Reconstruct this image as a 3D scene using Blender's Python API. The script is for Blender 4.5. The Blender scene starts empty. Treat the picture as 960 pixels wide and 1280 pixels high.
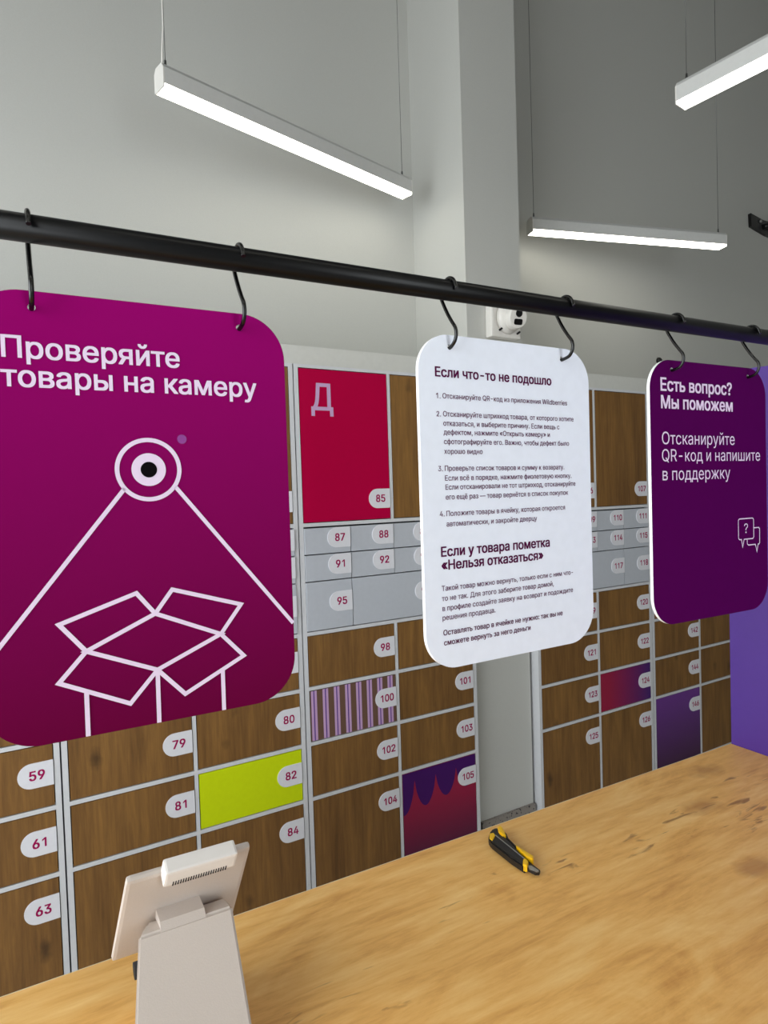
import bpy, bmesh, math, random
from mathutils import Vector, Matrix

random.seed(7)
C = bpy.context.scene.collection
EYE = 1.62            # camera height; heights below are written relative to the floor

# ------------------------------------------------------------------ camera
cam_data = bpy.data.cameras.new('camera')
cam_data.sensor_fit = 'VERTICAL'
cam_data.sensor_height = 24.0
cam_data.lens = 798.5 / 1280 * 24.0
cam_data.clip_start = 0.02
cam = bpy.data.objects.new('camera', cam_data)
C.objects.link(cam)
R = Vector((0.86141278, -0.50691531, -0.03170002))
U = Vector((0.04277414, 0.01021242, 0.99903257))
F = Vector((0.50610117, 0.86193537, -0.03047997))
m = Matrix((R, U, -F)).transposed().to_4x4()
m.translation = (0, 0, EYE)
cam.matrix_world = m
bpy.context.scene.camera = cam

# ------------------------------------------------------------------ light, exposure
sc = bpy.context.scene
sc.view_settings.view_transform = 'Standard'
sc.view_settings.look = 'None'
sc.view_settings.exposure = 0.04
sc.view_settings.gamma = 1.0
sc.view_settings.use_curve_mapping = False
sc.cycles.use_denoising = True
sc.cycles.max_bounces = 8
sc.cycles.diffuse_bounces = 5

world = bpy.data.worlds.new('sky')
sc.world = world
world.use_nodes = True
bg = world.node_tree.nodes['Background']
bg.inputs[0].default_value = (0.92, 0.97, 1.0, 1)
bg.inputs[1].default_value = 6.6

def portal(name, loc, rot, sx, sy):
    l = bpy.data.lights.new(name, 'AREA')
    l.shape = 'RECTANGLE'; l.size = sx; l.size_y = sy
    l.cycles.is_portal = True
    o = bpy.data.objects.new(name, l); C.objects.link(o)
    o.location = loc; o.rotation_euler = rot
    return o
# daylight enters by the left window and an added, unseen rear one
portal('window_portal', (-2.12, 0.4, 1.85), (0, math.radians(-90), 0), 2.7, 3.2)
portal('window_portal', (.95, -2.92, 1.75), (math.radians(90), 0, 0), 1.2, 2.5)

# ------------------------------------------------------------------ material helpers
MATS = {}
def lin(c):
    return tuple(((v/255)/12.92 if v/255 <= 0.04045 else ((v/255+0.055)/1.055)**2.4) for v in c) + (1,)

def mat(name, rgb, rough=0.5, metal=0.0, spec=0.5, emis=None, strength=0, bump=0, bscale=60, coat=0):
    if name in MATS: return MATS[name]
    M = bpy.data.materials.new(name); M.use_nodes = True
    nt = M.node_tree; b = nt.nodes['Principled BSDF']
    b.inputs['Base Color'].default_value = lin(rgb)
    b.inputs['Roughness'].default_value = rough
    b.inputs['Metallic'].default_value = metal
    b.inputs['Specular IOR Level'].default_value = spec
    b.inputs['Coat Weight'].default_value = coat
    if emis:
        b.inputs['Emission Color'].default_value = lin(emis)
        b.inputs['Emission Strength'].default_value = strength
    tc = nt.nodes.new('ShaderNodeTexCoord')
    n = nt.nodes.new('ShaderNodeTexNoise')
    n.inputs['Scale'].default_value = bscale; n.inputs['Detail'].default_value = 4
    nt.links.new(tc.outputs['Object'], n.inputs['Vector'])
    # slight tonal unevenness
    mix = nt.nodes.new('ShaderNodeMix'); mix.data_type = 'RGBA'; mix.blend_type = 'MULTIPLY'
    mix.inputs[0].default_value = 1.0
    mr = nt.nodes.new('ShaderNodeMapRange')
    mr.inputs['To Min'].default_value = 0.95; mr.inputs['To Max'].default_value = 1.05
    nt.links.new(n.outputs['Fac'], mr.inputs['Value'])
    mix.inputs['A'].default_value = lin(rgb)
    nt.links.new(mr.outputs[0], mix.inputs['B'])
    nt.links.new(mix.outputs['Result'], b.inputs['Base Color'])
    if bump:
        bp = nt.nodes.new('ShaderNodeBump')
        bp.inputs['Strength'].default_value = bump; bp.inputs['Distance'].default_value = 0.001
        nt.links.new(n.outputs['Fac'], bp.inputs['Height'])
        nt.links.new(bp.outputs[0], b.inputs['Normal'])
    MATS[name] = M
    return M

def wood(name, dark, mid, light, grain='Z', rough=0.45, scale=1.0, knots=0.6, crack=0.0, spec=0.4,
         band=(9, 1.5), dist=1.6, fine=0.32, lo=.30, hi=.70, knotc=None, ksize=(6.5, 3.0), kr0=.10, fib=(90, 5)):
    """oak decor: long grain along one axis, soft cathedral bands, sparse knots and fine dark cracks"""
    M = bpy.data.materials.new(name); M.use_nodes = True
    nt = M.node_tree; b = nt.nodes['Principled BSDF']; L = nt.links.new; N = nt.nodes.new
    b.inputs['Roughness'].default_value = rough
    b.inputs['Specular IOR Level'].default_value = spec
    tc = N('ShaderNodeTexCoord'); oi = N('ShaderNodeObjectInfo')
    off = N('ShaderNodeVectorMath'); off.operation = 'SCALE'; off.inputs[0].default_value = (37, 11, 23)
    L(oi.outputs['Random'], off.inputs['Scale'])
    add = N('ShaderNodeVectorMath'); add.operation = 'ADD'
    L(tc.outputs['Object'], add.inputs[0]); L(off.outputs[0], add.inputs[1])
    def mapped(across, along):
        mp = N('ShaderNodeMapping')
        s = {'Z': (across, across, along), 'X': (along, across, across)}[grain]
        mp.inputs['Scale'].default_value = tuple(v*scale for v in s)
        L(add.outputs[0], mp.inputs['Vector']); return mp.outputs[0]
    # broad bands
    n1 = N('ShaderNodeTexNoise'); n1.inputs['Scale'].default_value = 1; n1.inputs['Detail'].default_value = 5
    n1.inputs['Roughness'].default_value = 0.6; n1.inputs['Distortion'].default_value = dist
    L(mapped(*band), n1.inputs['Vector'])
    # fine fibres
    n2 = N('ShaderNodeTexNoise'); n2.inputs['Scale'].default_value = 1; n2.inputs['Detail'].default_value = 6
    n2.inputs['Roughness'].default_value = 0.7; n2.inputs['Distortion'].default_value = 0.3
    L(mapped(*fib), n2.inputs['Vector'])
    mixn = N('ShaderNodeMix'); mixn.inputs[0].default_value = fine
    L(n1.outputs['Fac'], mixn.inputs['A']); L(n2.outputs['Fac'], mixn.inputs['B'])
    cr = N('ShaderNodeValToRGB')
    e = cr.color_ramp.elements
    e[0].position = lo; e[0].color = lin(dark)
    e[1].position = hi; e[1].color = lin(light)
    k = cr.color_ramp.elements.new(0.5); k.color = lin(mid)
    L(mixn.outputs['Result'], cr.inputs[0])
    col = cr.outputs[0]
    # knots
    v = N('ShaderNodeTexVoronoi'); v.inputs['Scale'].default_value = 1; v.inputs['Randomness'].default_value = 1
    L(mapped(*ksize), v.inputs['Vector'])
    nk = N('ShaderNodeTexNoise'); nk.inputs['Scale'].default_value = 30*scale; L(add.outputs[0], nk.inputs['Vector'])
    su = N('ShaderNodeMath'); su.operation = 'MULTIPLY_ADD'; su.inputs[1].default_value = 0.16; 
    L(nk.outputs['Fac'], su.inputs[0]); L(v.outputs['Distance'], su.inputs[2])
    kr = N('ShaderNodeMapRange'); kr.inputs['From Min'].default_value = kr0; kr.inputs['From Max'].default_value = kr0+.12
    kr.inputs['To Min'].default_value = knots; kr.inputs['To Max'].default_value = 0
    L(su.outputs[0], kr.inputs['Value'])
    mk = N('ShaderNodeMix'); mk.data_type = 'RGBA'
    L(kr.outputs[0], mk.inputs[0]); L(col, mk.inputs['A'])
    mk.inputs['B'].default_value = lin(knotc or tuple(int(c*0.55) for c in dark))
    col = mk.outputs['Result']
    # short dark cracks along the grain
    if crack:
        v2 = N('ShaderNodeTexNoise'); v2.inputs['Scale'].default_value = 1; v2.inputs['Detail'].default_value = 3
        v2.inputs['Distortion'].default_value = 0.8
        L(mapped(70, 14), v2.inputs['Vector'])
        n3 = N('ShaderNodeTexNoise'); n3.inputs['Scale'].default_value = 5*scale; L(add.outputs[0], n3.inputs['Vector'])
        s2 = N('ShaderNodeMath'); s2.operation = 'MULTIPLY'; L(v2.outputs['Fac'], s2.inputs[0]); L(n3.outputs['Fac'], s2.inputs[1])
        r2 = N('ShaderNodeMapRange'); r2.inputs['From Min'].default_value = 0.40; r2.inputs['From Max'].default_value = 0.47
        r2.inputs['To Min'].default_value = 0; r2.inputs['To Max'].default_value = crack
        L(s2.outputs[0], r2.inputs['Value'])
        m2 = N('ShaderNodeMix'); m2.data_type = 'RGBA'
        L(r2.outputs[0], m2.inputs[0]); L(col, m2.inputs['A'])
        m2.inputs['B'].default_value = lin((112, 66, 30) if knotc else tuple(int(c*0.6) for c in dark)); col = m2.outputs['Result']
    L(col, b.inputs['Base Color'])
    bp = N('ShaderNodeBump'); bp.inputs['Strength'].default_value = 0.15; bp.inputs['Distance'].default_value = 0.0005
    L(n2.outputs['Fac'], bp.inputs['Height']); L(bp.outputs[0], b.inputs['Normal'])
    MATS[name] = M
    return M

def gradient(name, c0, c1, axis, a, b_, rough=0.4):
    """a two-colour blend across a panel, in the panel's own coordinates"""
    M = bpy.data.materials.new(name); M.use_nodes = True
    nt = M.node_tree; b = nt.nodes['Principled BSDF']; L = nt.links.new; N = nt.nodes.new
    b.inputs['Roughness'].default_value = rough
    tc = N('ShaderNodeTexCoord'); sp = N('ShaderNodeSeparateXYZ'); L(tc.outputs['Object'], sp.inputs[0])
    mr = N('ShaderNodeMapRange'); mr.inputs['From Min'].default_value = a; mr.inputs['From Max'].default_value = b_
    L(sp.outputs[axis], mr.inputs['Value'])
    cr = N('ShaderNodeValToRGB'); cr.color_ramp.elements[0].color = lin(c0); cr.color_ramp.elements[1].color = lin(c1)
    L(mr.outputs[0], cr.inputs[0]); L(cr.outputs[0], b.inputs['Base Color'])
    return M

# ------------------------------------------------------------------ mesh helpers
def add_box(bm, x0, x1, y0, y1, z0, z1, mi=0, bev=0):
    vs = [bm.verts.new(p) for p in ((x0,y0,z0),(x1,y0,z0),(x1,y1,z0),(x0,y1,z0),(x0,y0,z1),(x1,y0,z1),(x1,y1,z1),(x0,y1,z1))]
    fs = []
    for q in ((0,3,2,1),(4,5,6,7),(0,1,5,4),(1,2,6,5),(2,3,7,6),(3,0,4,7)):
        f = bm.faces.new([vs[i] for i in q]); f.material_index = mi; fs.append(f)
    if bev:
        es = list({e for f in fs for e in f.edges})
        r = bmesh.ops.bevel(bm, geom=es, offset=bev, segments=2, affect='EDGES', profile=0.6)
        for f in r['faces']: f.material_index = mi
    return vs

def add_prism(bm, pts, z0, z1, axis='Z', mi=0):
    """extrude a 2-D outline; axis is the extrusion axis"""
    def P(a, b, c):
        return {'Z': (a, b, c), 'Y': (a, c, b), 'X': (c, a, b)}[axis]
    lo = [bm.verts.new(P(a, b, z0)) for a, b in pts]
    hi = [bm.verts.new(P(a, b, z1)) for a, b in pts]
    n = len(pts); fs = [bm.faces.new(lo), bm.faces.new(hi)]
    for i in range(n):
        fs.append(bm.faces.new((lo[i], lo[(i+1) % n], hi[(i+1) % n], hi[i])))
    for f in fs: f.material_index = mi
    bmesh.ops.recalc_face_normals(bm, faces=fs)
    return fs

def add_tube(bm, pts, r, seg=12, cap=True, mi=0):
    pts = [Vector(p) for p in pts]
    rings = []
    prev_n = None
    for i, p in enumerate(pts):
        t = (pts[min(i+1, len(pts)-1)] - pts[max(i-1, 0)]).normalized()
        if prev_n is None:
            ref = Vector((0, 0, 1)) if abs(t.z) < 0.9 else Vector((1, 0, 0))
            nrm = t.cross(ref).normalized()
        else:
            nrm = (prev_n - t*prev_n.dot(t)).normalized()
        prev_n = nrm; bn = t.cross(nrm)
        rr = r[i] if isinstance(r, (list, tuple)) else r
        rings.append([bm.verts.new(p + (nrm*math.cos(2*math.pi*k/seg) + bn*math.sin(2*math.pi*k/seg))*rr) for k in range(seg)])
    fs = []
    for a, b in zip(rings, rings[1:]):
        for k in range(seg):
            f = bm.faces.new((a[k], a[(k+1) % seg], b[(k+1) % seg], b[k])); f.smooth = True; fs.append(f)
    if cap:
        fs.append(bm.faces.new(rings[0])); fs.append(bm.faces.new(rings[-1]))
    for f in fs: f.material_index = mi
    bmesh.ops.recalc_face_normals(bm, faces=fs)

def obj(name, bm, mats, parent=None, loc=None):
    me = bpy.data.meshes.new(name)
    bm.to_mesh(me); bm.free()
    if not isinstance(mats, (list, tuple)): mats = [mats]
    for k in mats: me.materials.append(k)
    o = bpy.data.objects.new(name, me); C.objects.link(o)
    if parent: o.parent = parent
    if loc: o.location = loc
    return o

def mobj(name, me, parent=None, loc=None):
    o = bpy.data.objects.new(name, me); C.objects.link(o)
    if parent: o.parent = parent
    if loc: o.location = loc
    return o

def thing(name, label, cat, loc=(0,0,0), rz=0, group=None):
    o = bpy.data.objects.new(name, None); C.objects.link(o)
    o.empty_display_size = 0.05
    o.location = loc; o.rotation_euler = (0, 0, rz)
    o['label'] = label; o['category'] = cat
    if group: o['group'] = group
    return o

def tag(o, label, cat, group=None):
    o['label'] = label; o['category'] = cat
    if group: o['group'] = group
    return o

def struct(name, bm, m_, loc=None, parent=None):
    o = obj(name, bm, m_, parent, loc); o['kind'] = 'structure'
    return o

# ------------------------------------------------------------------ text
FONT = None
try:
    import os
    FONT = bpy.data.fonts.load(os.path.join(bpy.utils.resource_path('LOCAL'), 'datafiles', 'fonts', 'Inter.woff2'))
except Exception:
    FONT = None

_gl = {}
def glyphs(s, bold=0.0, res=3):
    if (s, bold, res) not in _gl: _gl[(s, bold, res)] = _glyphs(s, bold, res)
    return _gl[(s, bold, res)]
def _glyphs(s, bold=0.0, res=3):
    """flat letter outlines at font size 1; overlapping contours of a glyph are filled one by one"""
    from mathutils.geometry import delaunay_2d_cdt
    c = bpy.data.curves.new('lettering', 'FONT')
    if FONT: c.font = FONT
    c.body = s; c.size = 1.0
    o = bpy.data.objects.new('lettering', c); C.objects.link(o)
    dg = bpy.context.evaluated_depsgraph_get()
    cu = o.evaluated_get(dg).to_curve(dg)
    loops = []
    for sp in cu.splines:
        bp = sp.bezier_points; n = len(bp)
        if n < 3: continue
        P = []
        for i in range(n):
            p, q = bp[i], bp[(i+1) % n]
            a0, a1, a2, a3 = (Vector(v.xy) for v in (p.co, p.handle_right, q.handle_left, q.co))
            straight = abs((a1-a0).cross(a3-a0)) < 1e-6 and abs((a2-a0).cross(a3-a0)) < 1e-6
            k = 1 if straight else res+1
            for j in range(k):
                t = j/k
                P.append(a0*(1-t)**3 + a1*3*t*(1-t)**2 + a2*3*t*t*(1-t) + a3*t**3)
        Q = [P[0]]
        for p in P[1:]:
            if (p-Q[-1]).length > 1e-5: Q.append(p)
        if (Q[0]-Q[-1]).length < 1e-5: Q.pop()
        if len(Q) < 3: continue
        area = sum(Q[i].x*Q[(i+1) % len(Q)].y-Q[(i+1) % len(Q)].x*Q[i].y for i in range(len(Q)))/2
        loops.append([Q, area])
    o.to_curve_clear(); bpy.data.objects.remove(o); bpy.data.curves.remove(c)
    # group the contours of one letter, triangulate, keep what the non-zero rule fills
    boxes = [(min(p.x for p in Q), max(p.x for p in Q), min(p.y for p in Q), max(p.y for p in Q)) for Q, _ in loops]
    order = sorted(range(len(loops)), key=lambda i: boxes[i][0])
    groups = []; right = -1e9
    for i in order:
        if not groups or boxes[i][0] > right+1e-4: groups.append([]); right = -1e9
        groups[-1].append(i); right = max(right, boxes[i][1])
    if bold:                                                  # embolden: union of four slightly shifted copies
        sh = [Vector((k*bold, j*bold*.6)) for k in (-1, 1) for j in (-1, 1)]
        ng = []; nl = []
        for g in groups:
            ng.append([])
            for i in g:
                for d in sh: ng[-1].append(len(nl)); nl.append([[p+d for p in loops[i][0]], loops[i][1]])
        groups, loops = ng, nl
        boxes = [(min(p.x for p in Q), max(p.x for p in Q), min(p.y for p in Q), max(p.y for p in Q)) for Q, _ in loops]
    vs, fs = [], []
    for g in groups:
        V = []; E_ = []
        for i in g:
            Q = loops[i][0]; n0 = len(V); V += Q
            E_ += [(n0+k, n0+(k+1) % len(Q)) for k in range(len(Q))]
        nv, ne, nf, _a, _b, _c = delaunay_2d_cdt(V, E_, [], 0, 1e-6)
        keep = []
        for t in nf:
            cx = sum(nv[k].x for k in t)/3; cy = sum(nv[k].y for k in t)/3; wn = 0
            for i in g:
                bx = boxes[i]
                if not (bx[0] <= cx <= bx[1] and bx[2] <= cy <= bx[3]): continue
                Q = loops[i][0]
                for k in range(len(Q)):
                    p, q = Q[k-1], Q[k]
                    if (p.y > cy) != (q.y > cy):
                        xx = p.x+(cy-p.y)*(q.x-p.x)/(q.y-p.y)
                        if xx > cx: wn += 1 if q.y > p.y else -1
            if wn: keep.append(tuple(t))
        base = len(vs); vs += [(p.x, p.y, 0) for p in nv]
        fs += [tuple(base+k for k in t) for t in keep]
    used = sorted({k for f in fs for k in f}); rm = {k: i for i, k in enumerate(used)}
    vs = [vs[k] for k in used]; fs = [tuple(rm[k] for k in f) for f in fs]
    xs = [v[0] for v in vs]
    return vs, fs, min(xs), max(xs)
_cap = {}
def cap_height():
    if 'h' not in _cap:
        vs, fs, a, b = glyphs('H'); _cap['h'] = max(v[1] for v in vs)
    return _cap['h']

def add_text(bm, s, x0, x1, z, cap=None, y=0.0, bold=0.0, mi=0, res=3):
    """write s on the y plane from x0 to x1 with its baseline at z, facing -y"""
    vs, fs, a, b = glyphs(s, bold, res)
    sx = (x1-x0)/(b-a)
    sy = cap/cap_height() if cap else sx
    V = [bm.verts.new((x0+(v[0]-a)*sx, y, z+v[1]*sy)) for v in vs]
    for f in fs:
        try:
            g = bm.faces.new([V[i] for i in f]); g.material_index = mi
            g.normal_update()
            if g.normal.y > 0: g.normal_flip()
        except ValueError: pass

def digit_one(bm, x0, x1, z, h, y, w, mi=0):
    """a plain figure one: stem and flag"""
    P = [(x1-w, z), (x1, z), (x1, z+h), (x1-w*.9, z+h), (x0, z+h*.80), (x0, z+h*.62), (x1-w, z+h*.79)]
    f = bm.faces.new([bm.verts.new((a, y, c)) for a, c in P]); f.material_index = mi
    f.normal_update()
    if f.normal.y > 0: f.normal_flip()

# ------------------------------------------------------------------ materials
M_wall = mat('wall_paint', (192, 192, 187), 0.9, spec=0.2, bump=0.3, bscale=220)
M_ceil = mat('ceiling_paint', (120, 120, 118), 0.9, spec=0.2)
M_frame = mat('grey_laminate', (206, 207, 210), 0.5)
M_fascia = mat('fascia_paint', (204, 204, 198), 0.7, spec=0.3)
M_dark = mat('dark_gap', (22, 20, 20), 0.9)
M_drawer = mat('grey_door', (186, 190, 198), 0.35, spec=0.5)
M_tag = mat('tag_plastic', (222, 222, 228), 0.35)
M_digit = mat('tag_print', (156, 10, 82), 0.5, spec=.1)
M_wood = wood('locker_oak', (84, 54, 21), (120, 84, 40), (150, 108, 52), 'Z', 0.5, 1.0, 0.7, band=(12, 1.3), dist=1.0, fine=.5, lo=.28, hi=.72)
M_count = wood('counter_oak', (188, 128, 58), (228, 174, 96), (246, 206, 134), 'X', 0.42, 1.0, 0.5, 0.7, band=(9, 2.6), dist=2.4, fine=.48, lo=.28, hi=.74, knotc=(146, 88, 42), ksize=(5.5, 3.2), kr0=.13, fib=(75, 9))
M_edge = mat('edge_band', (222, 206, 176), 0.5)
M_black = mat('black_paint', (12, 12, 13), 0.28, spec=0.5)
M_rod = mat('rod_black', (3, 3, 4), 0.34, spec=0.25)
M_white = mat('white_plastic', (225, 222, 216), 0.4)
M_pvc = mat('sign_white', (230, 235, 246), 0.5, spec=.3)
M_screen = mat('screen_glass', (10, 10, 12), 0.1)

# ------------------------------------------------------------------ room shell
X0, X1, Y0, Y1, H = -2.1, 6.2, -2.9, 2.64, 5.6
bm = bmesh.new(); add_box(bm, X0-.2, X1+.2, Y0-.2, Y1+.2, -.1, 0)
struct('floor', bm, mat('floor_screed', (196, 192, 186), 0.5, bump=0.2, bscale=30))
bm = bmesh.new(); add_box(bm, X0-.2, X1+.2, Y0-.2, Y1+.2, H, H+.1)
struct('ceiling', bm, M_ceil)
bm = bmesh.new(); add_box(bm, X0-.2, X1+.2, Y1, Y1+.2, 0, H)
struct('wall_back', bm, M_wall)
bm = bmesh.new(); add_box(bm, X1, X1+.2, Y0, Y1, 0, H)
struct('wall_right', bm, M_wall)
def wall_with_hole(name, axis, pos, a0, a1, h0, h1, lo, hi, t=.2):
    bm = bmesh.new()
    def B(p, q, r, s):
        if axis == 'X': add_box(bm, pos-t, pos, p, q, r, s)
        else: add_box(bm, p, q, pos-t, pos, r, s)
    B(lo, a0, 0, H); B(a1, hi, 0, H); B(a0, a1, 0, h0); B(a0, a1, h1, H)
    return struct(name, bm, M_wall)
wall_with_hole('wall_left', 'X', X0, -1.2, 2.0, .5, 3.2, Y0, Y1)
wall_with_hole('wall_front', 'Y', Y0, 0.35, 1.55, .5, 3.0, X0-.2, X1+.2)
def window(name, axis, pos, a0, a1, h0, h1, n):
    fr = bmesh.new(); w = .05
    def B(p, q, r, s):
        if axis == 'X': add_box(fr, pos-.14, pos-.08, p, q, r, s)
        else: add_box(fr, p, q, pos-.14, pos-.08, r, s)
    B(a0, a1, h0, h0+w); B(a0, a1, h1-w, h1)
    for i in range(n+1):
        c = a0 + (a1-a0-w)*i/n; B(c, c+w, h0+w, h1-w)
    struct(name, fr, mat('window_frame_grey', (90, 92, 95), 0.4))
window('window_1', 'X', X0, -1.2, 2.0, .5, 3.2, 3)
window('window_fill', 'Y', Y0, 0.35, 1.55, .5, 3.0, 2)  # unseen rear window, added to light surfaces facing the camera

# pillar between the two banks of lockers
bm = bmesh.new(); add_box(bm, 1.768, 2.086, 2.24, Y1, 0, H)
struct('wall_pillar', bm, M_wall)
stone = mat('speckled_stone', (128, 122, 116), 0.5)
nt = stone.node_tree; b = nt.nodes['Principled BSDF']
v = nt.nodes.new('ShaderNodeTexNoise'); v.inputs['Scale'].default_value = 75; v.inputs['Detail'].default_value = 1
tc = nt.nodes.new('ShaderNodeTexCoord'); nt.links.new(tc.outputs['Object'], v.inputs['Vector'])
cr = nt.nodes.new('ShaderNodeValToRGB'); cr.color_ramp.interpolation = 'EASE'
cr.color_ramp.elements[0].position = .33; cr.color_ramp.elements[0].color = lin((42, 38, 36))
cr.color_ramp.elements[1].position = .42; cr.color_ramp.elements[1].color = lin((138, 131, 124))
nt.links.new(v.outputs['Fac'], cr.inputs[0]); nt.links.new(cr.outputs[0], b.inputs['Base Color'])
bm = bmesh.new(); add_box(bm, 1.768, 2.086, 2.226, 2.24, 0, .128)
struct('baseboard_pillar', bm, stone)

# ------------------------------------------------------------------ lockers
YF = 2.2                       # front plane
ZT, Zt, Zr0, Zr1, Zr2, Zr3 = (z+EYE for z in (.473, -.113, -.522, -.7285, -.9375, -1.1465))
ZB = .075
DEPTH = Y1 - .004 - YF
ST, SH = .0165, .0068           # stile width, half shelf thickness
D_T = .012                      # door thickness
M_lime = mat('lime_laminate', (200, 218, 6), 0.5, spec=.2)
M_violet = gradient('violet_blend_laminate', (62, 20, 62), (104, 48, 138), 'Z', -.38, .0)
M_crim = mat('crimson_laminate', (176, 0, 60), 0.5, spec=.06)
M_mag = gradient('magenta_violet_laminate', (150, 8, 58), (66, 14, 104), 'X', .06, .36)
M_scal_bg = gradient('crimson_plum_laminate', (58, 0, 52), (150, 0, 58), 'Z', -.40, -.12)
M_scal = mat('scallop_print', (66, 14, 96), 0.5, spec=.2)
M_lilac = mat('lilac_print', (196, 160, 200), 0.45)
M_deep = mat('deep_violet_print', (84, 40, 138), 0.45)
M_brown = mat('brown_laminate', (104, 76, 60), 0.5)

TAGW, TAGH = .097, .077
def tag_mesh(number):
    """D-shaped plate, right edge at x=0, centre at z=0, with its printed number"""
    bm = bmesh.new(); r = TAGH/2; pts = []
    for k in range(17):
        a = math.pi/2 + math.pi*k/16
        pts.append((-TAGW + r + r*math.cos(a), r*math.sin(a)))
    pts += [(0, -r), (0, r)]
    add_prism(bm, pts, -.003, 0, 'Y')
    s = str(number)
    adv = .0232 if len(s) == 2 else .0222
    cx = -TAGW*.46 - adv*(len(s)-1)/2
    for k, ch in enumerate(s):
        x = cx+adv*k
        if ch == '1':
            digit_one(bm, x-.0068, x+.0052, -.0135, .028, -.0033, .0052, 1)
        else:
            add_text(bm, ch, x-.0098, x+.0098, -.0135, cap=.028, y=-.0033, bold=.022, mi=1, res=2)
    me = bpy.data.meshes.new('number_tag'); bm.to_mesh(me); bm.free()
    me.materials.append(M_tag); me.materials.append(M_digit)
    return me

box_cache = {}
def box_mesh(key, w, d, h, mats, bev=0):
    k = (key, round(w, 4), round(d, 4), round(h, 4))
    if k not in box_cache:
        bm = bmesh.new(); add_box(bm, 0, w, 0, d, -h, 0, 0, bev)   # origin: top left front
        me = bpy.data.meshes.new(key); bm.to_mesh(me); bm.free()
        for q in mats: me.materials.append(q)
        box_cache[k] = me
    return box_cache[k]

def locker(xa, xb, first, label, special={}):
    root = thing('parcel_locker', label, 'locker', ((xa+xb)/2, YF, 0), 0, 'parcel lockers along the back wall')
    ox = (xa+xb)/2
    L, Rr = xa+.0024, xb-.0024
    mid = (xa+xb)/2
    def part(name, me, x, y, z):
        return mobj(name, me, root, (x-ox, y-YF, z))
    top = ZT+.012
    # carcass
    for x in (L, Rr-ST):
        part('side_panel', box_mesh('side_panel', ST, DEPTH, top-.0, [M_frame]), x, YF, top)
    part('top_panel', box_mesh('top_panel', Rr-L-2*ST, DEPTH, .012, [M_frame]), L+ST, YF, top)
    part('plinth', box_mesh('plinth', Rr-L-2*ST, DEPTH-.03, ZB, [M_frame]), L+ST, YF+.03, ZB)
    part('back_panel', box_mesh('back_panel', Rr-L-2*ST, .006, ZT-ZB, [M_dark]), L+ST, YF+DEPTH-.006, ZT)
    m2 = .0062
    colL = (L+ST, mid-m2); colR = (mid+m2, Rr-ST)
    part('divider', box_mesh('divider', 2*m2, DEPTH-.01, ZT-Zt-SH, [M_frame]), mid-m2, YF, ZT)
    part('divider', box_mesh('divider', 2*m2, DEPTH-.01, Zr0-SH-ZB, [M_frame]), mid-m2, YF, Zr0-SH)
    for z in (Zt, Zr0):
        part('shelf', box_mesh('shelf', Rr-L-2*ST, DEPTH-.01, 2*SH, [M_frame]), L+ST, YF, z+SH)
    for c in (colL, colR):
        for z in (Zr1, Zr2, Zr3):
            part('shelf', box_mesh('shelf', c[1]-c[0], DEPTH-.01, 2*SH, [M_frame]), c[0], YF, z+SH)
    n = [first]
    g = .003
    def door(c, zt, zb, tagz, kind='door'):
        num = n[0]; n[0] += 1
        w = c[1]-c[0]-2*g; h = zt-zb-2*g
        mtl = special.get(num, M_wood)
        if callable(mtl):
            d = mtl(w, h, root); d.location = (c[0]+g-ox, .001, zt-g)
        else:
            d = part('locker_door', box_mesh('locker_door_'+mtl.name, w, D_T, h, [mtl]), c[0]+g, YF+.001, zt-g)
        d.name = 'locker_door'
        t = mobj('number_tag', tag_mesh(num), d, (w+.0005, 0, (tagz-(zt-g))))
        return d
    def drawer(x0, x1, zt, zb, tagz):
        num = n[0]; n[0] += 1
        w = x1-x0-.003; h = zt-zb-.004
        d = part('locker_door', box_mesh('small_locker_door', w, .018, h, [M_drawer], .0012), x0+.0015, YF-.004, zt-.002)
        mobj('number_tag', tag_mesh(num), d, (w-.001, 0, tagz-(zt-.002)))
        return d
    for c in (colL, colR):                                   # tall pair
        door(c, ZT, Zt+SH, Zt+SH+.045+TAGH/2)
    a, b4 = L+ST, Rr-ST; q = (b4-a)/4                        # grey compartments
    z0, z3 = Zt-SH-.004, Zr0+SH+.002; z1 = z0-.1015; z2 = z1-.1015
    for k in range(4): drawer(a+k*q, a+(k+1)*q, z0, z1, z0-.003-TAGH/2)
    for k in range(4): drawer(a+k*q, a+(k+1)*q, z1, z2, z1-.003-TAGH/2)
    for p, r in ((a, a+q), (a+q, a+3*q), (a+3*q, b4)): drawer(p, r, z2, z3, z2-.083)
    zs = [Zr0, Zr1, Zr2, Zr3]
    for i, z in enumerate(zs):
        zt = z-SH; zb = (zs[i+1]+SH) if i < 3 else ZB+.004
        for c in (colL, colR):
            door(c, zt, zb, zt-.055-TAGH/2+.004)
    # dark sheets added behind the doors, standing in for shade in the gaps
    part('gap_shade_sheet', box_mesh('gap_shade_sheet', Rr-L-2*ST, .003, ZT-Zt-.02, [M_dark]), L+ST, YF+.022, ZT-.004)
    part('gap_shade_sheet', box_mesh('gap_shade_sheet', Rr-L-2*ST, .003, Zt-Zr0-.02, [M_dark]), L+ST, YF+.022, Zt-.01)
    part('gap_shade_sheet', box_mesh('gap_shade_sheet', Rr-L-2*ST, .003, Zr0-ZB-.02, [M_dark]), L+ST, YF+.022, Zr0-.01)
    return root

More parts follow.
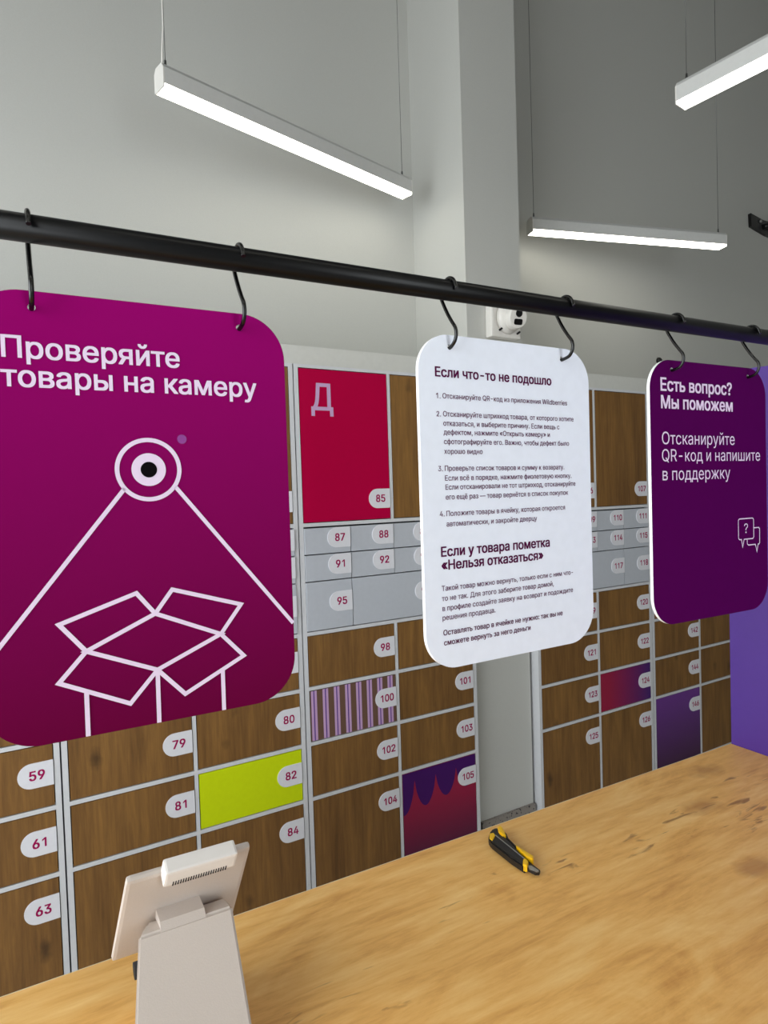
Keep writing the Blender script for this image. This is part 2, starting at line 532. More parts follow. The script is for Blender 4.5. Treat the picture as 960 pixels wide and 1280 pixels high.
def stripes(w, h, root):
    bm = bmesh.new(); add_box(bm, 0, w, 0, D_T, -h, 0)
    p = .0478; x = .004
    while x < w-.003:
        a0, b0 = x, min(x+.0235, w-.0005)
        add_box(bm, a0, b0, -.0003, .0004, -h+.0002, -.0002, 1)
        c0 = x+.0095
        if c0+.0042 < w: add_box(bm, c0, c0+.0042, -.0006, .0002, -h+.0002, -.0002, 2)
        x += p
    return obj('locker_door', bm, [M_brown, M_lilac, M_deep], root)

def scallops(w, h, root):
    bm = bmesh.new(); add_box(bm, 0, w, 0, D_T, -h, 0)
    # a row of hanging leaf-like scallops printed across the upper part
    p = w/3.55; x = -p*.45
    pts = []
    i = 0
    while x < w:
        dep = (.135, .12, .105, .095, .09)[min(i, 4)]
        for k in range(13):
            t = k/12
            xx = x+p*t
            zz = -.035 - dep*(math.sin(math.pi*t))**0.62
            if 0 <= xx <= w: pts.append((xx, zz))
        x += p; i += 1
    pts = [(0.0005, pts[0][1])] + pts + [(w-.0005, pts[-1][1]), (w-.0005, -.0005), (.0005, -.0005)]
    q = [pts[0]]
    for a in pts[1:]:
        if abs(a[0]-q[-1][0])+abs(a[1]-q[-1][1]) > 1e-4: q.append(a)
    add_prism(bm, q, -.0004, .0003, 'Y', 1)
    return obj('locker_door', bm, [M_scal_bg, M_scal], root)

def letter_door(w, h, root):
    bm = bmesh.new(); add_box(bm, 0, w, 0, D_T, -h, 0)
    add_text(bm, 'Д', .046, .138, -.152, cap=.100, y=-.0006, bold=.012, mi=1)
    return obj('locker_door', bm, [M_crim, M_lilac], root)

xs = [-.711, .106, .923, 1.738]
locker(xs[0], xs[1], 43, 'oak-fronted parcel locker numbered 59, 61 and 63, at the left edge of the photo')
locker(xs[1], xs[2], 64, 'oak-fronted parcel locker with the lime green door 82, behind the magenta sign', {82: M_lime})
locker(xs[2], xs[3], 85, 'oak-fronted parcel locker with crimson door 85, striped door 100 and scalloped door 105',
       {85: letter_door, 100: stripes, 105: scallops})
xr = [2.100, 2.924, 3.746]
locker(xr[0], xr[1], 106, 'oak-fronted parcel locker with magenta to violet door 124, right of the white pillar', {124: M_mag})
locker(xr[1], xr[2], 127, 'oak-fronted parcel locker with violet door 146, rightmost of the row', {146: M_violet})

for i, (a, b_) in enumerate(((xs[0], xs[3]), (xr[0], xr[2]))):
    bm = bmesh.new(); add_box(bm, a, b_, YF+.006, YF+.022, ZT+.0125, EYE+.554)
    add_box(bm, a, b_, YF+.022, Y1-.002, ZT+.0125, ZT+.0285)
    struct('trim_%d' % (i+1), bm, M_fascia)

# ------------------------------------------------------------------ counter, violet side screen
CT = EYE-.6
ang = math.atan(-.0341)
cr_ = thing('service_counter', 'wide oak-topped service counter running across the foreground', 'counter', (1.403, .853, 0), ang)
bm = bmesh.new(); add_box(bm, -2.2, 0, -.66, 0, CT-.038, CT-.0012)
obj('countertop', bm, M_count, cr_)
bm = bmesh.new(); add_box(bm, -2.2, 0, -.66, 0, CT-.0012, CT)
top_lam = obj('top_laminate', bm, M_count, cr_)
bm = bmesh.new(); add_box(bm, -2.2, 0, 0, .0012, CT-.038, CT)
obj('edge_banding', bm, M_edge, cr_)
bm = bmesh.new(); add_box(bm, -2.2, 0, -.06, -.04, 0, CT-.038)
obj('front_panel', bm, M_white, cr_)
for x in (-2.2, -.02):
    bm = bmesh.new(); add_box(bm, x, x+.02, -.6, -.06, 0, CT-.038)
    obj('end_panel', bm, M_white, cr_)
bm = bmesh.new(); add_box(bm, -2.18, -.02, -.5, -.48, CT-.19, CT-.038)
obj('brace_rail', bm, M_white, cr_)

# rod axis: y = .668 - .0351 x at height EYE+.25
RZ = EYE+.25
def rod_y(x): return .668-.0351*x
# violet screen standing at the right end of the counter
bm = bmesh.new()
zt = EYE+.245; ya, yb = .853, -.10; rr = .062
pts = [(ya, 0)]
for k in range(11):
    a = math.pi/2*k/10
    pts.append((ya-rr+rr*math.cos(a), zt-rr+rr*math.sin(a)))
ry = rod_y(1.416)
for k in range(9):                                           # saddle in which the rod lies
    a = math.pi*k/8
    pts.append((ry+.0135*math.cos(a), min(zt, RZ+.0135) - .0135*math.sin(a)-.010))
for k in range(11):
    a = math.pi/2+math.pi/2*k/10
    pts.append((yb+rr+rr*math.cos(a), zt-rr+rr*math.sin(a)))
pts.append((yb, 0))
add_prism(bm, [(a-ya, b_) for a, b_ in pts], 0.0, .025, 'X')
vs_ = obj('violet_screen', bm, mat('violet_laminate', (74, 40, 134), 0.45), None, (1.4045, ya, 0))
vs_.rotation_euler = (0, 0, ang)
tag(vs_, 'violet side screen with a rounded top standing at the right end of the counter', 'screen')

# ------------------------------------------------------------------ rod
dirv = Vector((1, -.0351, 0)).normalized()
rang = math.atan(-.0351)
rt = thing('hanging_rod', 'long round black metal rod above the counter carrying three signs', 'rod', (0, .668, CT), rang)
bm = bmesh.new(); add_tube(bm, [(-.62, 0, RZ-CT), (1.9, 0, RZ-CT)], .0125, 32)
obj('pipe', bm, M_rod, rt)
for x in (-.62,):
    bm = bmesh.new(); add_tube(bm, [(x, 0, 0), (x, 0, RZ-CT)], .0125, 24); obj('upright', bm, M_rod, rt)
    bm = bmesh.new(); add_tube(bm, [(x, 0, 0), (x, 0, .006)], .04, 24); obj('foot_flange', bm, M_rod, rt)

# ------------------------------------------------------------------ S hooks
def hook_pts(hy):
    """profile in the plane across the rod, relative to the rod axis; front is -y"""
    P = []
    r = .0149
    P.append((-r*1.12, -.002))
    for k in range(0, 11):
        a = math.radians(172 - 17.2*k)
        P.append((r*math.cos(a), r*math.sin(a)))
    P += [(r+.0006, -.006), (.0105, -.016), (.002, -.030), (-.0065, -.0415), (-.0115, -.048), (-.0132, -.0535),
          (-.0130, -.059), (-.0105, -.0645), (-.005, -.0690), (hy-.001, -.0712), (hy+.006, -.0716)]
    # Catmull-Rom refinement
    Q = []
    for i in range(len(P)-1):
        p0 = P[max(i-1, 0)]; p1 = P[i]; p2 = P[i+1]; p3 = P[min(i+2, len(P)-1)]
        for s in range(3):
            t = s/3
            Q.append(tuple(.5*((2*p1[j])+(-p0[j]+p2[j])*t+(2*p0[j]-5*p1[j]+4*p2[j]-p3[j])*t*t+(-p0[j]+3*p1[j]-3*p2[j]+p3[j])*t**3) for j in (0, 1)))
    Q.append(P[-1])
    return Q
M_hook = mat('hook_black', (5, 5, 5), 0.25, spec=0.5)
hook_labels = [
    'black S-shaped hook at the left hole of the magenta sign',
    'black S-shaped hook at the right hole of the magenta sign',
    'black S-shaped hook at the left hole of the white sign',
    'black S-shaped hook at the right hole of the white sign',
    'black S-shaped hook at the left hole of the dark purple sign',
    'black S-shaped hook at the right hole of the dark purple sign']
signs = [((-.028, .6720), (.269, .665)), ((.4375, .652), (.7345, .652)), ((.863, .646), (1.160, .633))]
holes = [(.0540, .2478), (.0484, .2436), (.0515, .2470)]
hi = 0
for si, (A, B) in enumerate(signs):
    A = Vector((A[0], A[1], 0)); B = Vector((B[0], B[1], 0)); t = (B-A).normalized()
    for u in holes[si]:
        p = A+t*u
        hy = p.y-rod_y(p.x)
        bm = bmesh.new()
        add_tube(bm, [(0, a, c) for a, c in hook_pts(hy)], .0023, 10)
        o = obj('s_hook', bm, M_hook, None, (p.x, rod_y(p.x), RZ))
        tag(o, hook_labels[hi], 'hook', 'S-hooks along the rod'); hi += 1

# ------------------------------------------------------------------ hanging signs
SW, SHH, STH = .297, .420, .0055
ZTOP = EYE+.195
def sign_board(name, label, si, face_mat, radius=.047):
    A, B = signs[si]
    a = math.atan2(B[1]-A[1], B[0]-A[0])
    root = thing(name, label, 'sign', (A[0], A[1], ZTOP), a, 'signs hanging from the rod')
    cu = bpy.data.curves.new('board', 'CURVE'); cu.dimensions = '2D'; cu.fill_mode = 'BOTH'; cu.extrude = STH/2
    def spl(pts):
        s = cu.splines.new('POLY'); s.points.add(len(pts)-1)
        for i, q in enumerate(pts): s.points[i].co = (q[0], q[1], 0, 1)
        s.use_cyclic_u = True
    pts = []
    for cx, cy, a0 in ((SW-radius, -radius, 90), (SW-radius, -SHH+radius, 0), (radius, -SHH+radius, -90), (radius, -radius, -180)):
        for k in range(17):
            q = math.radians(a0-90*k/16); pts.append((cx+radius*math.cos(q), cy+radius*math.sin(q)))
    spl(pts)
    for u in holes[si]:
        spl([(u+.0034*math.cos(k*math.pi/8), -.0150+.0034*math.sin(k*math.pi/8)) for k in range(16)])
    tmp = bpy.data.objects.new('board', cu); C.objects.link(tmp)
    me = bpy.data.meshes.new_from_object(tmp.evaluated_get(bpy.context.evaluated_depsgraph_get()))
    bpy.data.objects.remove(tmp)
    me.transform(Matrix.Rotation(math.radians(90), 4, 'X'))      # xy -> xz, front (-y)
    me.transform(Matrix.Translation((0, STH/2, 0)))
    me.materials.clear(); me.materials.append(M_edgewhite); me.materials.append(face_mat)
    for p in me.polygons:
        p.material_index = 1 if p.normal.y < -.5 else 0
    me.name = 'board'
    mobj('board', me, root)
    return root
M_edgewhite = mat('board_edge_white', (238, 238, 240), 0.5)
M_face1 = gradient('magenta_print_shaded', (96, 0, 52), (142, 0, 100), 'Z', -.42, 0, .6)  # lighter top and darker bottom are light falloff put into the colour
M_face1.node_tree.nodes['Principled BSDF'].inputs['Specular IOR Level'].default_value = .04
M_face3 = mat('purple_print', (76, 0, 74), 0.5, spec=.05)
M_ink1 = mat('white_print', (226, 208, 232), 0.5, spec=.1)
M_ink2 = mat('plum_print', (80, 6, 60), 0.5, spec=.1)
M_ink2b = mat('plum_small_print', (84, 20, 70), 0.5, spec=.1)
M_pupil = mat('pupil_print', (8, 4, 8), 0.6, spec=.05)
M_dot = mat('violet_dot_print', (128, 24, 132), 0.5)

def ring(bm, cx, cz, r0, r1, y=0, mi=0, n=64):
    lo = [bm.verts.new((cx+r1*math.cos(2*math.pi*k/n), y, cz+r1*math.sin(2*math.pi*k/n))) for k in range(n)]
    if r0 <= 0:
        f = bm.faces.new(lo); f.normal_update()
        if f.normal.y > 0: f.normal_flip()
        f.material_index = mi; return
    hi_ = [bm.verts.new((cx+r0*math.cos(2*math.pi*k/n), y, cz+r0*math.sin(2*math.pi*k/n))) for k in range(n)]
    for k in range(n):
        f = bm.faces.new((lo[k], lo[(k+1) % n], hi_[(k+1) % n], hi_[k])); f.normal_update()
        if f.normal.y > 0: f.normal_flip()
        f.material_index = mi

def stroke(bm, pts, w, y=0, mi=0, closed=False):
    """mitred flat line through pts (u, z)"""
    P = [Vector(p) for p in pts]; n = len(P); Lf = []; Rg = []
    for i in range(n):
        if closed: d0 = (P[i]-P[i-1]).normalized(); d1 = (P[(i+1) % n]-P[i]).normalized()
        else:
            d1 = (P[min(i+1, n-1)]-P[min(i, n-2)]).normalized(); d0 = (P[max(i, 1)]-P[max(i-1, 0)]).normalized()
        n0 = Vector((-d0.y, d0.x)); n1 = Vector((-d1.y, d1.x)); mm = (n0+n1).normalized()
        k = min(1/max(mm.dot(n1), .25), 3.0)
        Lf.append(P[i]+mm*w/2*k); Rg.append(P[i]-mm*w/2*k)
    L_ = [bm.verts.new((q.x, y, q.y)) for q in Lf]; R_ = [bm.verts.new((q.x, y, q.y)) for q in Rg]
    for i in range(n if closed else n-1):
        j = (i+1) % n
        f = bm.faces.new((L_[i], L_[j], R_[j], R_[i])); f.normal_update()
        if f.normal.y > 0: f.normal_flip()
        f.material_index = mi

# --- magenta sign: check goods on camera
s1 = sign_board('hanging_sign', 'magenta hanging sign with a webcam eye above an open box drawing', 0, M_face1)
bm = bmesh.new()
add_text(bm, 'Проверяйте', .0282, .1845, -.0617, y=-.0005, bold=.013, res=6)
add_text(bm, 'товары на камеру', .0268, .2642, -.0880, y=-.0005, bold=.013, res=6)
obj('heading_text', bm, M_ink1, s1)
bm = bmesh.new()
ex, ez = .1502, -.1648
ring(bm, ex, ez, .0274, .0316, -.0005)
ring(bm, ex, ez, 0, .0163, -.0005)
ring(bm, ex, ez, 0, .0078, -.0008, 1)
ring(bm, .1835, -.1341, 0, .0047, -.0005, 2, 32)
stroke(bm, [(.1270, -.1830), (-.0005+.0012, -.3425)], .0040, -.0005)
stroke(bm, [(.1752, -.1825), (.2962, -.3372)], .0040, -.0005)
obj('webcam_drawing', bm, [M_ink1, M_pupil, M_dot], s1)
bm = bmesh.new()
bA, bB, bC, bD = (.1504, -.3091), (.0862, -.3378), (.1503, -.3660), (.2153, -.3386)
w = .0042
stroke(bm, [bA, bB, bC, bD], w, -.0005, closed=True)
stroke(bm, [bA, (.1334, -.2868), (.0640, -.3094), bB], w, -.0006)
stroke(bm, [bA, (.1677, -.2866), (.2379, -.3096), bD], w, -.0007)
stroke(bm, [bB, (.0617, -.3645), (.1236, -.3952), bC], w, -.0006)
stroke(bm, [bC, (.1765, -.3952), (.2389, -.3650), bD], w, -.0007)
stroke(bm, [(.0848, -.3765), (.0846, -.4195)], w, -.0008)
stroke(bm, [bC, (.1498, -.4195)], w, -.0008)
stroke(bm, [(.2157, -.3770), (.2155, -.4195)], w, -.0008)
obj('box_drawing', bm, M_ink1, s1)

# --- white sign: instructions
s2 = sign_board('hanging_sign', 'white hanging sign covered in small plum instructions, between the two purple signs', 1, M_pvc)
bm = bmesh.new()
add_text(bm, 'Если что-то не подошло', .0245, .2223, -.0530, y=-.0005, bold=.020)
obj('heading_text', bm, M_ink2, s2)
bm = bmesh.new()
add_text(bm, 'Если у товара пометка', .0258, .2119, -.2776, y=-.0005, bold=.020)
add_text(bm, '«Нельзя отказаться»', .0260, .1992, -.2945, y=-.0005, bold=.020)
obj('subheading_text', bm, M_ink2, s2)
body = [('1.', .0253, .0318, .0802), ('Отсканируйте QR-код из приложения Wildberries', .0350, .2519, .0798),
 ('2.', .0250, .0318, .1025), ('Отсканируйте штрихкод товара, от которого хотите', .0350, .2640, .1022),
 ('отказаться, и выберите причину. Если вещь с', .0350, .2358, .1139), ('дефектом, нажмите «Открыть камеру» и', .0350, .2170, .1250),
 ('сфотографируйте его. Важно, чтобы дефект было', .0352, .2540, .1368), ('хорошо видно', .0352, .0965, .1490),
 ('3.', .0252, .0322, .1706), ('Проверьте список товаров и сумму к возврату.', .0353, .2434, .1703),
 ('Если всё в порядке, нажмите фиолетовую кнопку.', .0353, .2573, .1826), ('Если отсканировали не тот штрихкод, отсканируйте', .0355, .2650, .1940),
 ('его ещё раз — товар вернётся в список покупок', .0355, .2501, .2064),
 ('4.', .0255, .0328, .2272), ('Положите товары в ячейку, которая откроется', .0358, .2431, .2272), ('автоматически, и закройте дверцу', .0356, .1890, .2402),
 ('Такой товар можно вернуть, только если с ним что-', .0253, .2561, .3208), ('то не так. Для этого заберите товар домой,', .0251, .2177, .3334),
 ('в профиле создайте заявку на возврат и подождите', .0255, .2552, .3460), ('решения продавца.', .0253, .1108, .3578)]
bm = bmesh.new()
for s, a, b_, v_ in body:
    if s.startswith('Такой'):
        obj('list_text', bm, M_ink2b, s2); bm = bmesh.new()
    if s == '1.':
        digit_one(bm, a, a+.0028, -v_, .0068, -.0005, .0009); s = '.'; a = b_-.0012
    add_text(bm, s, a, b_, -v_, y=-.0005, bold=.006, res=2)
obj('note_text', bm, M_ink2b, s2)
bm = bmesh.new()
add_text(bm, 'Оставлять товар в ячейке не нужно: так вы не', .0258, .2336, -.3768, y=-.0005, bold=.014, res=2)
add_text(bm, 'сможете вернуть за него деньги', .0264, .1722, -.3895, y=-.0005, bold=.014, res=2)
obj('closing_text', bm, M_ink2, s2)

# --- dark purple sign: any questions
s3 = sign_board('hanging_sign', 'dark purple hanging sign with white question heading and chat bubbles, rightmost', 2, M_face3)
bm = bmesh.new()
add_text(bm, 'Есть вопрос?', .0243, .2021, -.0489, y=-.0005, bold=.018)
add_text(bm, 'Мы поможем', .0247, .2038, -.0764, y=-.0005, bold=.018)
obj('heading_text', bm, M_ink1, s3)
bm = bmesh.new()
add_text(bm, 'Отсканируйте', .0255, .2077, -.1330, y=-.0005)
add_text(bm, 'QR-код и напишите', .0248, .2782, -.1600, y=-.0005)
add_text(bm, 'в поддержку', .0254, .1945, -.1898, y=-.0005)
obj('body_text', bm, M_ink1, s3)
bm = bmesh.new()
def rrect(x0, x1, z0, z1, r, n=5):
    o = []
    for cx, cz, a0 in ((x1-r, z1-r, 90), (x1-r, z0+r, 0), (x0+r, z0+r, -90), (x0+r, z1-r, -180)):
        for k in range(n+1):
            q = math.radians(a0-90*k/n); o.append((cx+r*math.cos(q), cz+r*math.sin(q)))
    return o
q = rrect(.2145, .2572, -.2955, -.2598, .004)
tail_at = 12  # between bottom right and bottom left corners
q1 = q[:12]+[(.2300, -.2955), (.2255, -.3085), (.2225, -.2955)]+q[12:]
stroke(bm, q1, .0018, -.0005, closed=True)
stroke(bm, [(.2572, -.2771), (.2715, -.2771), (.2740, -.2795), (.2738, -.3040), (.2715, -.3062), (.2690, -.3062), (.2656, -.3190),
            (.2612, -.3062), (.2415, -.3062), (.2385, -.3040), (.2382, -.2962)], .0018, -.0006)
add_text(bm, '?', .2305, .2410, -.2850, cap=.0165, y=-.0005)
obj('chat_icon', bm, M_ink1, s3)

# ------------------------------------------------------------------ linear pendant lights
M_led = mat('led_diffuser', (255, 255, 250), 0.5, emis=(255, 252, 238), strength=7)
M_alu = mat('lamp_housing', (205, 205, 202), 0.45, metal=0.0)
M_wire = mat('steel_wire', (110, 110, 108), 0.35, metal=0.8)
def linear_lamp(label, p0, p1, cord=False, extra=()):
    v = Vector((p1[0]-p0[0], p1[1]-p0[1], 0)); L_ = v.length
    zb = EYE+1.33
    root = thing('linear_pendant_lamp', label, 'lamp', (p0[0], p0[1], zb), math.atan2(v.y, v.x), 'linear pendant lamps')
    hw = .0325
    bm = bmesh.new()
    # housing: rounded-shoulder channel open at the bottom
    prof = [(-hw, .010), (-hw, .062), (-hw+.012, .078), (hw-.012, .078), (hw, .062), (hw, .010)]
    add_prism(bm, prof, .004, L_-.004, 'X')
    obj('housing', bm, M_alu, root)
    bm = bmesh.new()
    prof = [(-hw+.0012, .0098), (-hw+.0012, .003), (-hw+.004, 0), (hw-.004, 0), (hw-.0012, .003), (hw-.0012, .0098)]
    add_prism(bm, prof, .004, L_-.004, 'X')
    obj('diffuser', bm, M_led, root)
    for x in (0, L_-.004):
        bm = bmesh.new()
        prof = [(-hw, .002), (-hw, .062), (-hw+.012, .078), (hw-.012, .078), (hw, .062), (hw, .002), (hw-.003, -.0005), (-hw+.003, -.0005)]
        add_prism(bm, prof, x, x+.004, 'X')
        obj('end_cap', bm, M_white, root)
    for x in (.025, L_-.03):
        bm = bmesh.new(); add_tube(bm, [(x, 0, .078), (x, 0, .105)], [.005, .0035], 12)
        g = obj('wire_gripper', bm, M_wire, root)
        bm = bmesh.new(); add_tube(bm, [(x, 0, .1), (x, 0, H-zb-.02)], .0013, 6)
        obj('suspension_wire', bm, M_wire, g)
        bm = bmesh.new(); add_tube(bm, [(x, 0, H-zb-.02), (x, 0, H-zb)], .02, 16)
        obj('ceiling_rose', bm, M_white, root)
    if cord:
        bm = bmesh.new()
        pts = [(.012, -.004, .078), (.010, -.010, .12), (.016, -.012, .20), (.022, -.006, .5), (.020, -.004, H-zb)]
        add_tube(bm, pts, .0026, 8)
        obj('power_cord', bm, M_white, root)
    return root
linear_lamp('white linear pendant lamp slanting down from the upper left, the longest in the photo', (.480, 2.174), (1.613, 2.450), True)
linear_lamp('white linear pendant lamp hanging right of the pillar above the camera sensor', (2.409, 2.507), (3.571, 2.175))
linear_lamp('white linear pendant lamp running out of the photo at the upper right corner', (2.112, 1.435), (2.26, .245))
# unseen fill lamps of the same kind, added to brighten counter, lockers and signs
linear_lamp('unseen linear fill lamp added over the counter, above and behind the camera', (-.55, .30), (.60, .10))
linear_lamp('unseen linear fill lamp added over the counter, right of and behind the camera', (.95, .45), (2.05, -.05))
linear_lamp('unseen linear fill lamp added at the left, in front of the lockers', (-1.55, 1.55), (-.40, 1.25))
linear_lamp('unseen linear fill lamp added left of and behind the camera', (-1.45, .35), (-.85, -.65))
linear_lamp('unseen linear fill lamp added straight behind the camera', (.55, -.30), (1.05, -1.35))
linear_lamp('unseen linear fill lamp added farthest behind the camera', (-.2, -1.2), (1.0, -1.5))

# ------------------------------------------------------------------ CCTV sensor on the pillar
cc = thing('security_camera', 'white turret security camera with two dark lenses on the pillar', 'camera', (1.965, 2.24, EYE+.75))
bm = bmesh.new(); add_box(bm, -.095, .075, -.045, 0, -.075, .085, 0, .008); obj('junction_box', bm, M_white, cc)
d = Vector((-.12, -.95, -.22)).normalized()
bm = bmesh.new(); add_tube(bm, [(-.005, -.045, .01), (-.003, -.060, .01), (0, -.075, .008)], [.070, .068, .052], 32); obj('mount_ring', bm, M_white, cc)
c0 = Vector((.000, -.080, .006))
bm = bmesh.new()
prof = [(-.045, .020), (-.03, .043), (-.01, .052), (.015, .052), (.032, .047), (.040, .043)]
add_tube(bm, [c0+d*a for a, r in prof], [r for a, r in prof], 32)
body_ = obj('turret', bm, M_white, cc)
side = d.cross(Vector((0, 0, 1))).normalized(); up = side.cross(d).normalized()
f0 = c0+d*.0405
bm = bmesh.new(); add_tube(bm, [f0+up*.018, f0+up*.018+d*.002], .0165, 24); obj('lens', bm, M_screen, body_)
bm = bmesh.new()
vs = []
for du in (0, .002):
    ringv = []
    for a, b_ in rrect(-.021, .021, -.031, -.006, .007, 4):
        ringv.append(bm.verts.new(f0+side*a+up*b_+d*du))
    vs.append(ringv)
n = len(vs[0]); fs = [bm.faces.new(vs[0]), bm.faces.new(vs[1])]
for k in range(n): fs.append(bm.faces.new((vs[0][k], vs[0][(k+1) % n], vs[1][(k+1) % n], vs[1][k])))
bmesh.ops.recalc_face_normals(bm, faces=fs)
obj('lamp_window', bm, M_screen, body_)
for x, z in ((-.052, -.045), (.052, -.052)):
    bm = bmesh.new(); add_tube(bm, [(x, -.0455, z), (x, -.063, z*.9)], .0045, 12); obj('screw', bm, M_dark, cc)

# small dark knob and black bracket on the back wall
bm = bmesh.new(); add_tube(bm, [(0, 0, 0), (0, -.012, 0), (0, -.02, 0)], [.022, .02, .012], 16)
o = obj('wall_plug', bm, M_black, None, (3.618, Y1, EYE+.785)); tag(o, 'tiny black knob on the wall above the upper left corner of the dark purple sign', 'knob')
br = thing('wall_bracket', 'black metal wall bracket with pale bolts at the right edge of the photo', 'bracket', (4.68, Y1, EYE+1.83))
bm = bmesh.new(); add_prism(bm, [(-.035, .075), (.12, .055), (.30, .060), (.42, .10), (.42, -.055), (.16, -.045), (-.030, -.015)], -.022, 0, 'Y'); obj('back_plate', bm, M_black, br)
bm = bmesh.new(); add_tube(bm, [(.10, -.03, .0), (.30, -.06, .05), (.46, -.10, .12)], .018, 12); obj('arm', bm, M_black, br)
for x, z in ((.075, .035), (.135, .002)):
    bm = bmesh.new(); add_tube(bm, [(x, -.022, z), (x, -.034, z)], .012, 6); obj('bolt', bm, mat('bolt_steel', (150, 150, 148), 0.4, metal=.6), br)

# ------------------------------------------------------------------ customer display on its stand
dp = thing('customer_display', 'off-white tablet display on a sloping stand, its back turned to us', 'display', (.16, .70, CT))
def W(p): return Vector(p)+Vector((0, 0, EYE))-Vector((.16, .70, CT))
M_dev = mat('device_plastic', (192, 181, 172), 0.5, bump=.15, bscale=600)
M_devl = mat('device_plastic_light', (222, 216, 210), 0.45)
TL, TR_ = Vector((.094, .745, -.42)), Vector((.234, .739, -.42))
ex_ = (TR_-TL); W_ = ex_.length; ex_.normalize()
dn = Vector((-.014, .048, -.115)); HT = dn.length; dn.normalize()
nrm = ex_.cross(dn).normalized()                 # towards the camera side or away
if nrm.y > 0: nrm = -nrm                          # points to the camera
def slab(u0, u1, v0, v1, n0, n1, mtl, name, bev=.004, parent=dp, taper=0):
    bm = bmesh.new(); add_box(bm, u0, u1, n0, n1, -v1, -v0, 0, bev)
    base = W(TL)
    for v in bm.verts:
        u, n_, w_ = v.co
        if taper: u = (u-(u0+u1)/2)*(1+taper*n_)+(u0+u1)/2
        v.co = base+ex_*u+nrm*n_+dn*(-w_)
    bmesh.ops.recalc_face_normals(bm, faces=bm.faces[:])
    return obj(name, bm, mtl, parent)
tb = slab(0, W_, 0, HT, -.010, 0, M_dev, 'tablet_shell', .0045)
slab(.006, W_-.006, .006, HT-.006, -.0108, -.0099, M_screen, 'screen_glass', 0, tb)
ho = slab(.037, .118, -.014, .007, -.006, .015, M_devl, 'top_module', .003)
for k in range(22):
    u = .047+k*.0028
    slab(u, u+.0013, .0008, .0068, .0144, .0153, M_dark, 'vent_slot', 0, ho)
# stand
bm = bmesh.new()
a = [W((.102, .737, -.48)), W((.207, .733, -.48)), W((.197, .613, -.6)), W((.070, .617, -.6)),
     W((.117, .768, -.486)), W((.207, .764, -.486)), W((.197, .790, -.6)), W((.118, .794, -.6))]
V = [bm.verts.new(p) for p in a]
for q in ((0, 1, 2, 3), (4, 7, 6, 5), (0, 4, 5, 1), (1, 5, 6, 2), (2, 6, 7, 3), (3, 7, 4, 0)): bm.faces.new([V[i] for i in q])
bmesh.ops.recalc_face_normals(bm, faces=bm.faces[:])
bmesh.ops.bevel(bm, geom=bm.edges[:], offset=.003, segments=3, affect='EDGES')
st_ = obj('stand', bm, M_dev, dp)
bm = bmesh.new()
a = [W((.126, .734, -.484)), W((.176, .732, -.484)), W((.176, .741, -.475)), W((.127, .743, -.475)),
     W((.127, .778, -.487)), W((.176, .776, -.487)), W((.176, .772, -.472)), W((.127, .774, -.472))]
V = [bm.verts.new(p) for p in a]
for q in ((0, 1, 2, 3), (4, 7, 6, 5), (0, 4, 5, 1), (1, 5, 6, 2), (2, 6, 7, 3), (3, 7, 4, 0)): bm.faces.new([V[i] for i in q])
bmesh.ops.recalc_face_normals(bm, faces=bm.faces[:])
obj('hinge', bm, M_dev, dp)
bm = bmesh.new(); add_tube(bm, [W((.0995, .758, -.530)), W((.118, .758, -.530))], .009, 16); obj('hinge_cap', bm, M_dark, dp)

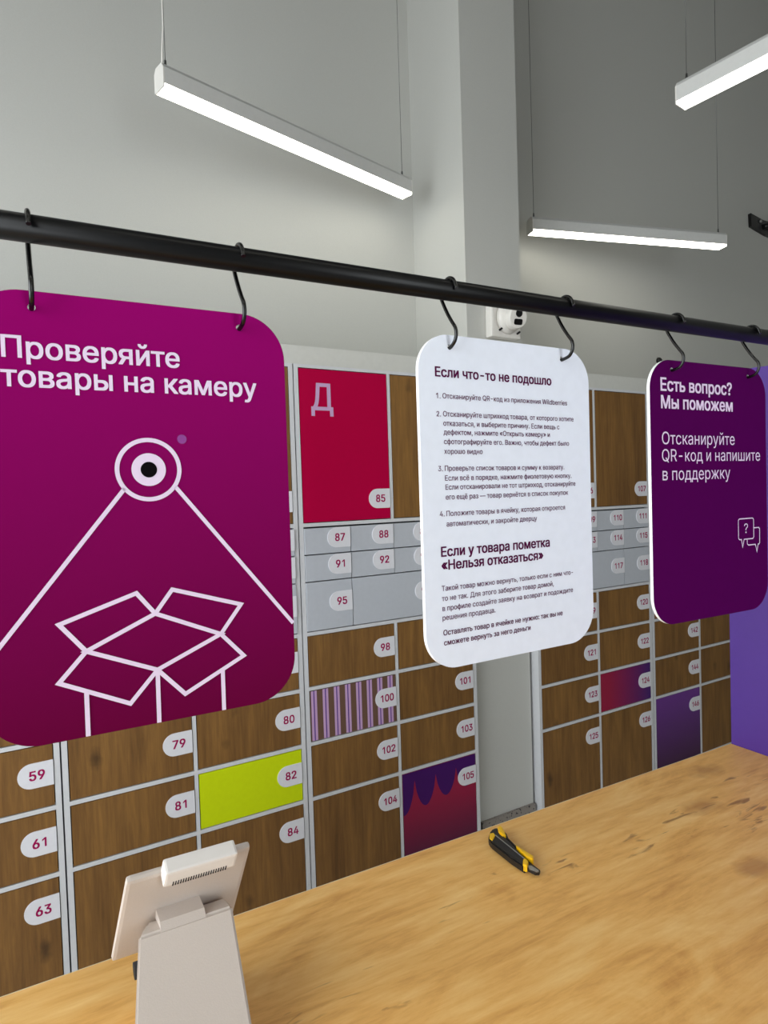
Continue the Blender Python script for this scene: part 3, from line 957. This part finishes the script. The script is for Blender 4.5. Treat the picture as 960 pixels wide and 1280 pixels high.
# ------------------------------------------------------------------ utility knife
kn = thing('utility_knife', 'black and yellow retractable utility knife lying on the counter', 'knife', (.702, .865-.003, CT), math.atan2(-.9964, -.0849))
M_grip = mat('knife_rubber', (18, 16, 16), 0.45)
M_yel = mat('knife_yellow', (236, 186, 16), 0.4)
M_steel = mat('knife_steel', (170, 170, 168), 0.3, metal=.85)
def kpiece(name, pts, z0, z1, mtl, bev=.0012):
    bm = bmesh.new(); add_prism(bm, pts, z0, z1, 'Z')
    if bev: bmesh.ops.bevel(bm, geom=bm.edges[:], offset=bev, segments=2, affect='EDGES')
    return obj(name, bm, mtl, kn)
kpiece('grip', [(.0215, -.0175), (.0120, -.0085), (.0100, .0000), (.0120, .0062), (.0273, .0050), (.0440, -.0002), (.0725, -.0035), (.1095, -.0110), (.1200, -.0130),
                (.1260, -.0215), (.1230, -.0255), (.0939, -.0290), (.0437, -.0300), (.0300, -.0262)], .0, .0135, M_grip, .0025)
kpiece('tail_accent', [(.0232, -.0175), (.0240, -.0110), (.0322, -.0130), (.0435, -.0270), (.0345, -.0268)], .0125, .0146, M_yel, .0006)
kpiece('lock_wheel', [(.0115, .0060), (.0138, .0135), (.0264, .0083), (.0430, .0017), (.0425, -.0044), (.0284, -.0036)], .002, .0165, M_yel, .002)
kpiece('rail', [(.0312, -.0130), (.0312, -.0112), (.1100, -.0120), (.1100, -.0136)], .0128, .0142, M_steel, 0)
kpiece('spine', [(.0252, .0095), (.0302, .0106), (.0448, .0044), (.0682, .0014), (.1021, .0032), (.1035, -.0012), (.0725, -.0036), (.0471, -.0002)], .0, .012, M_grip, .0012)
kpiece('slider', [(.0723, -.0005), (.1012, .0020), (.1121, .0038), (.1187, -.0029), (.1100, -.0069), (.0787, -.0045)], .001, .0150, M_yel, .0012)
kpiece('nose_accent', [(.1100, -.0150), (.1105, -.0108), (.1200, -.0125), (.1275, -.0215), (.1215, -.0248)], .003, .0145, M_yel, .0008)
kpiece('channel', [(.1010, -.0105), (.1100, -.0050), (.1390, -.0050), (.1435, -.0105), (.1409, -.0165), (.1240, -.0210), (.1120, -.0140)], .004, .0085, M_grip, .0006)
kpiece('blade', [(.1190, -.0155), (.1240, -.0105), (.1395, -.0085), (.1425, -.0125), (.1300, -.0190)], .0086, .0094, M_steel, 0)
kpiece('blade_tip', [(.1355, -.0128), (.1385, -.0105), (.1430, -.0112), (.1420, -.0155), (.1385, -.0158)], .0094, .0106, M_steel, 0)
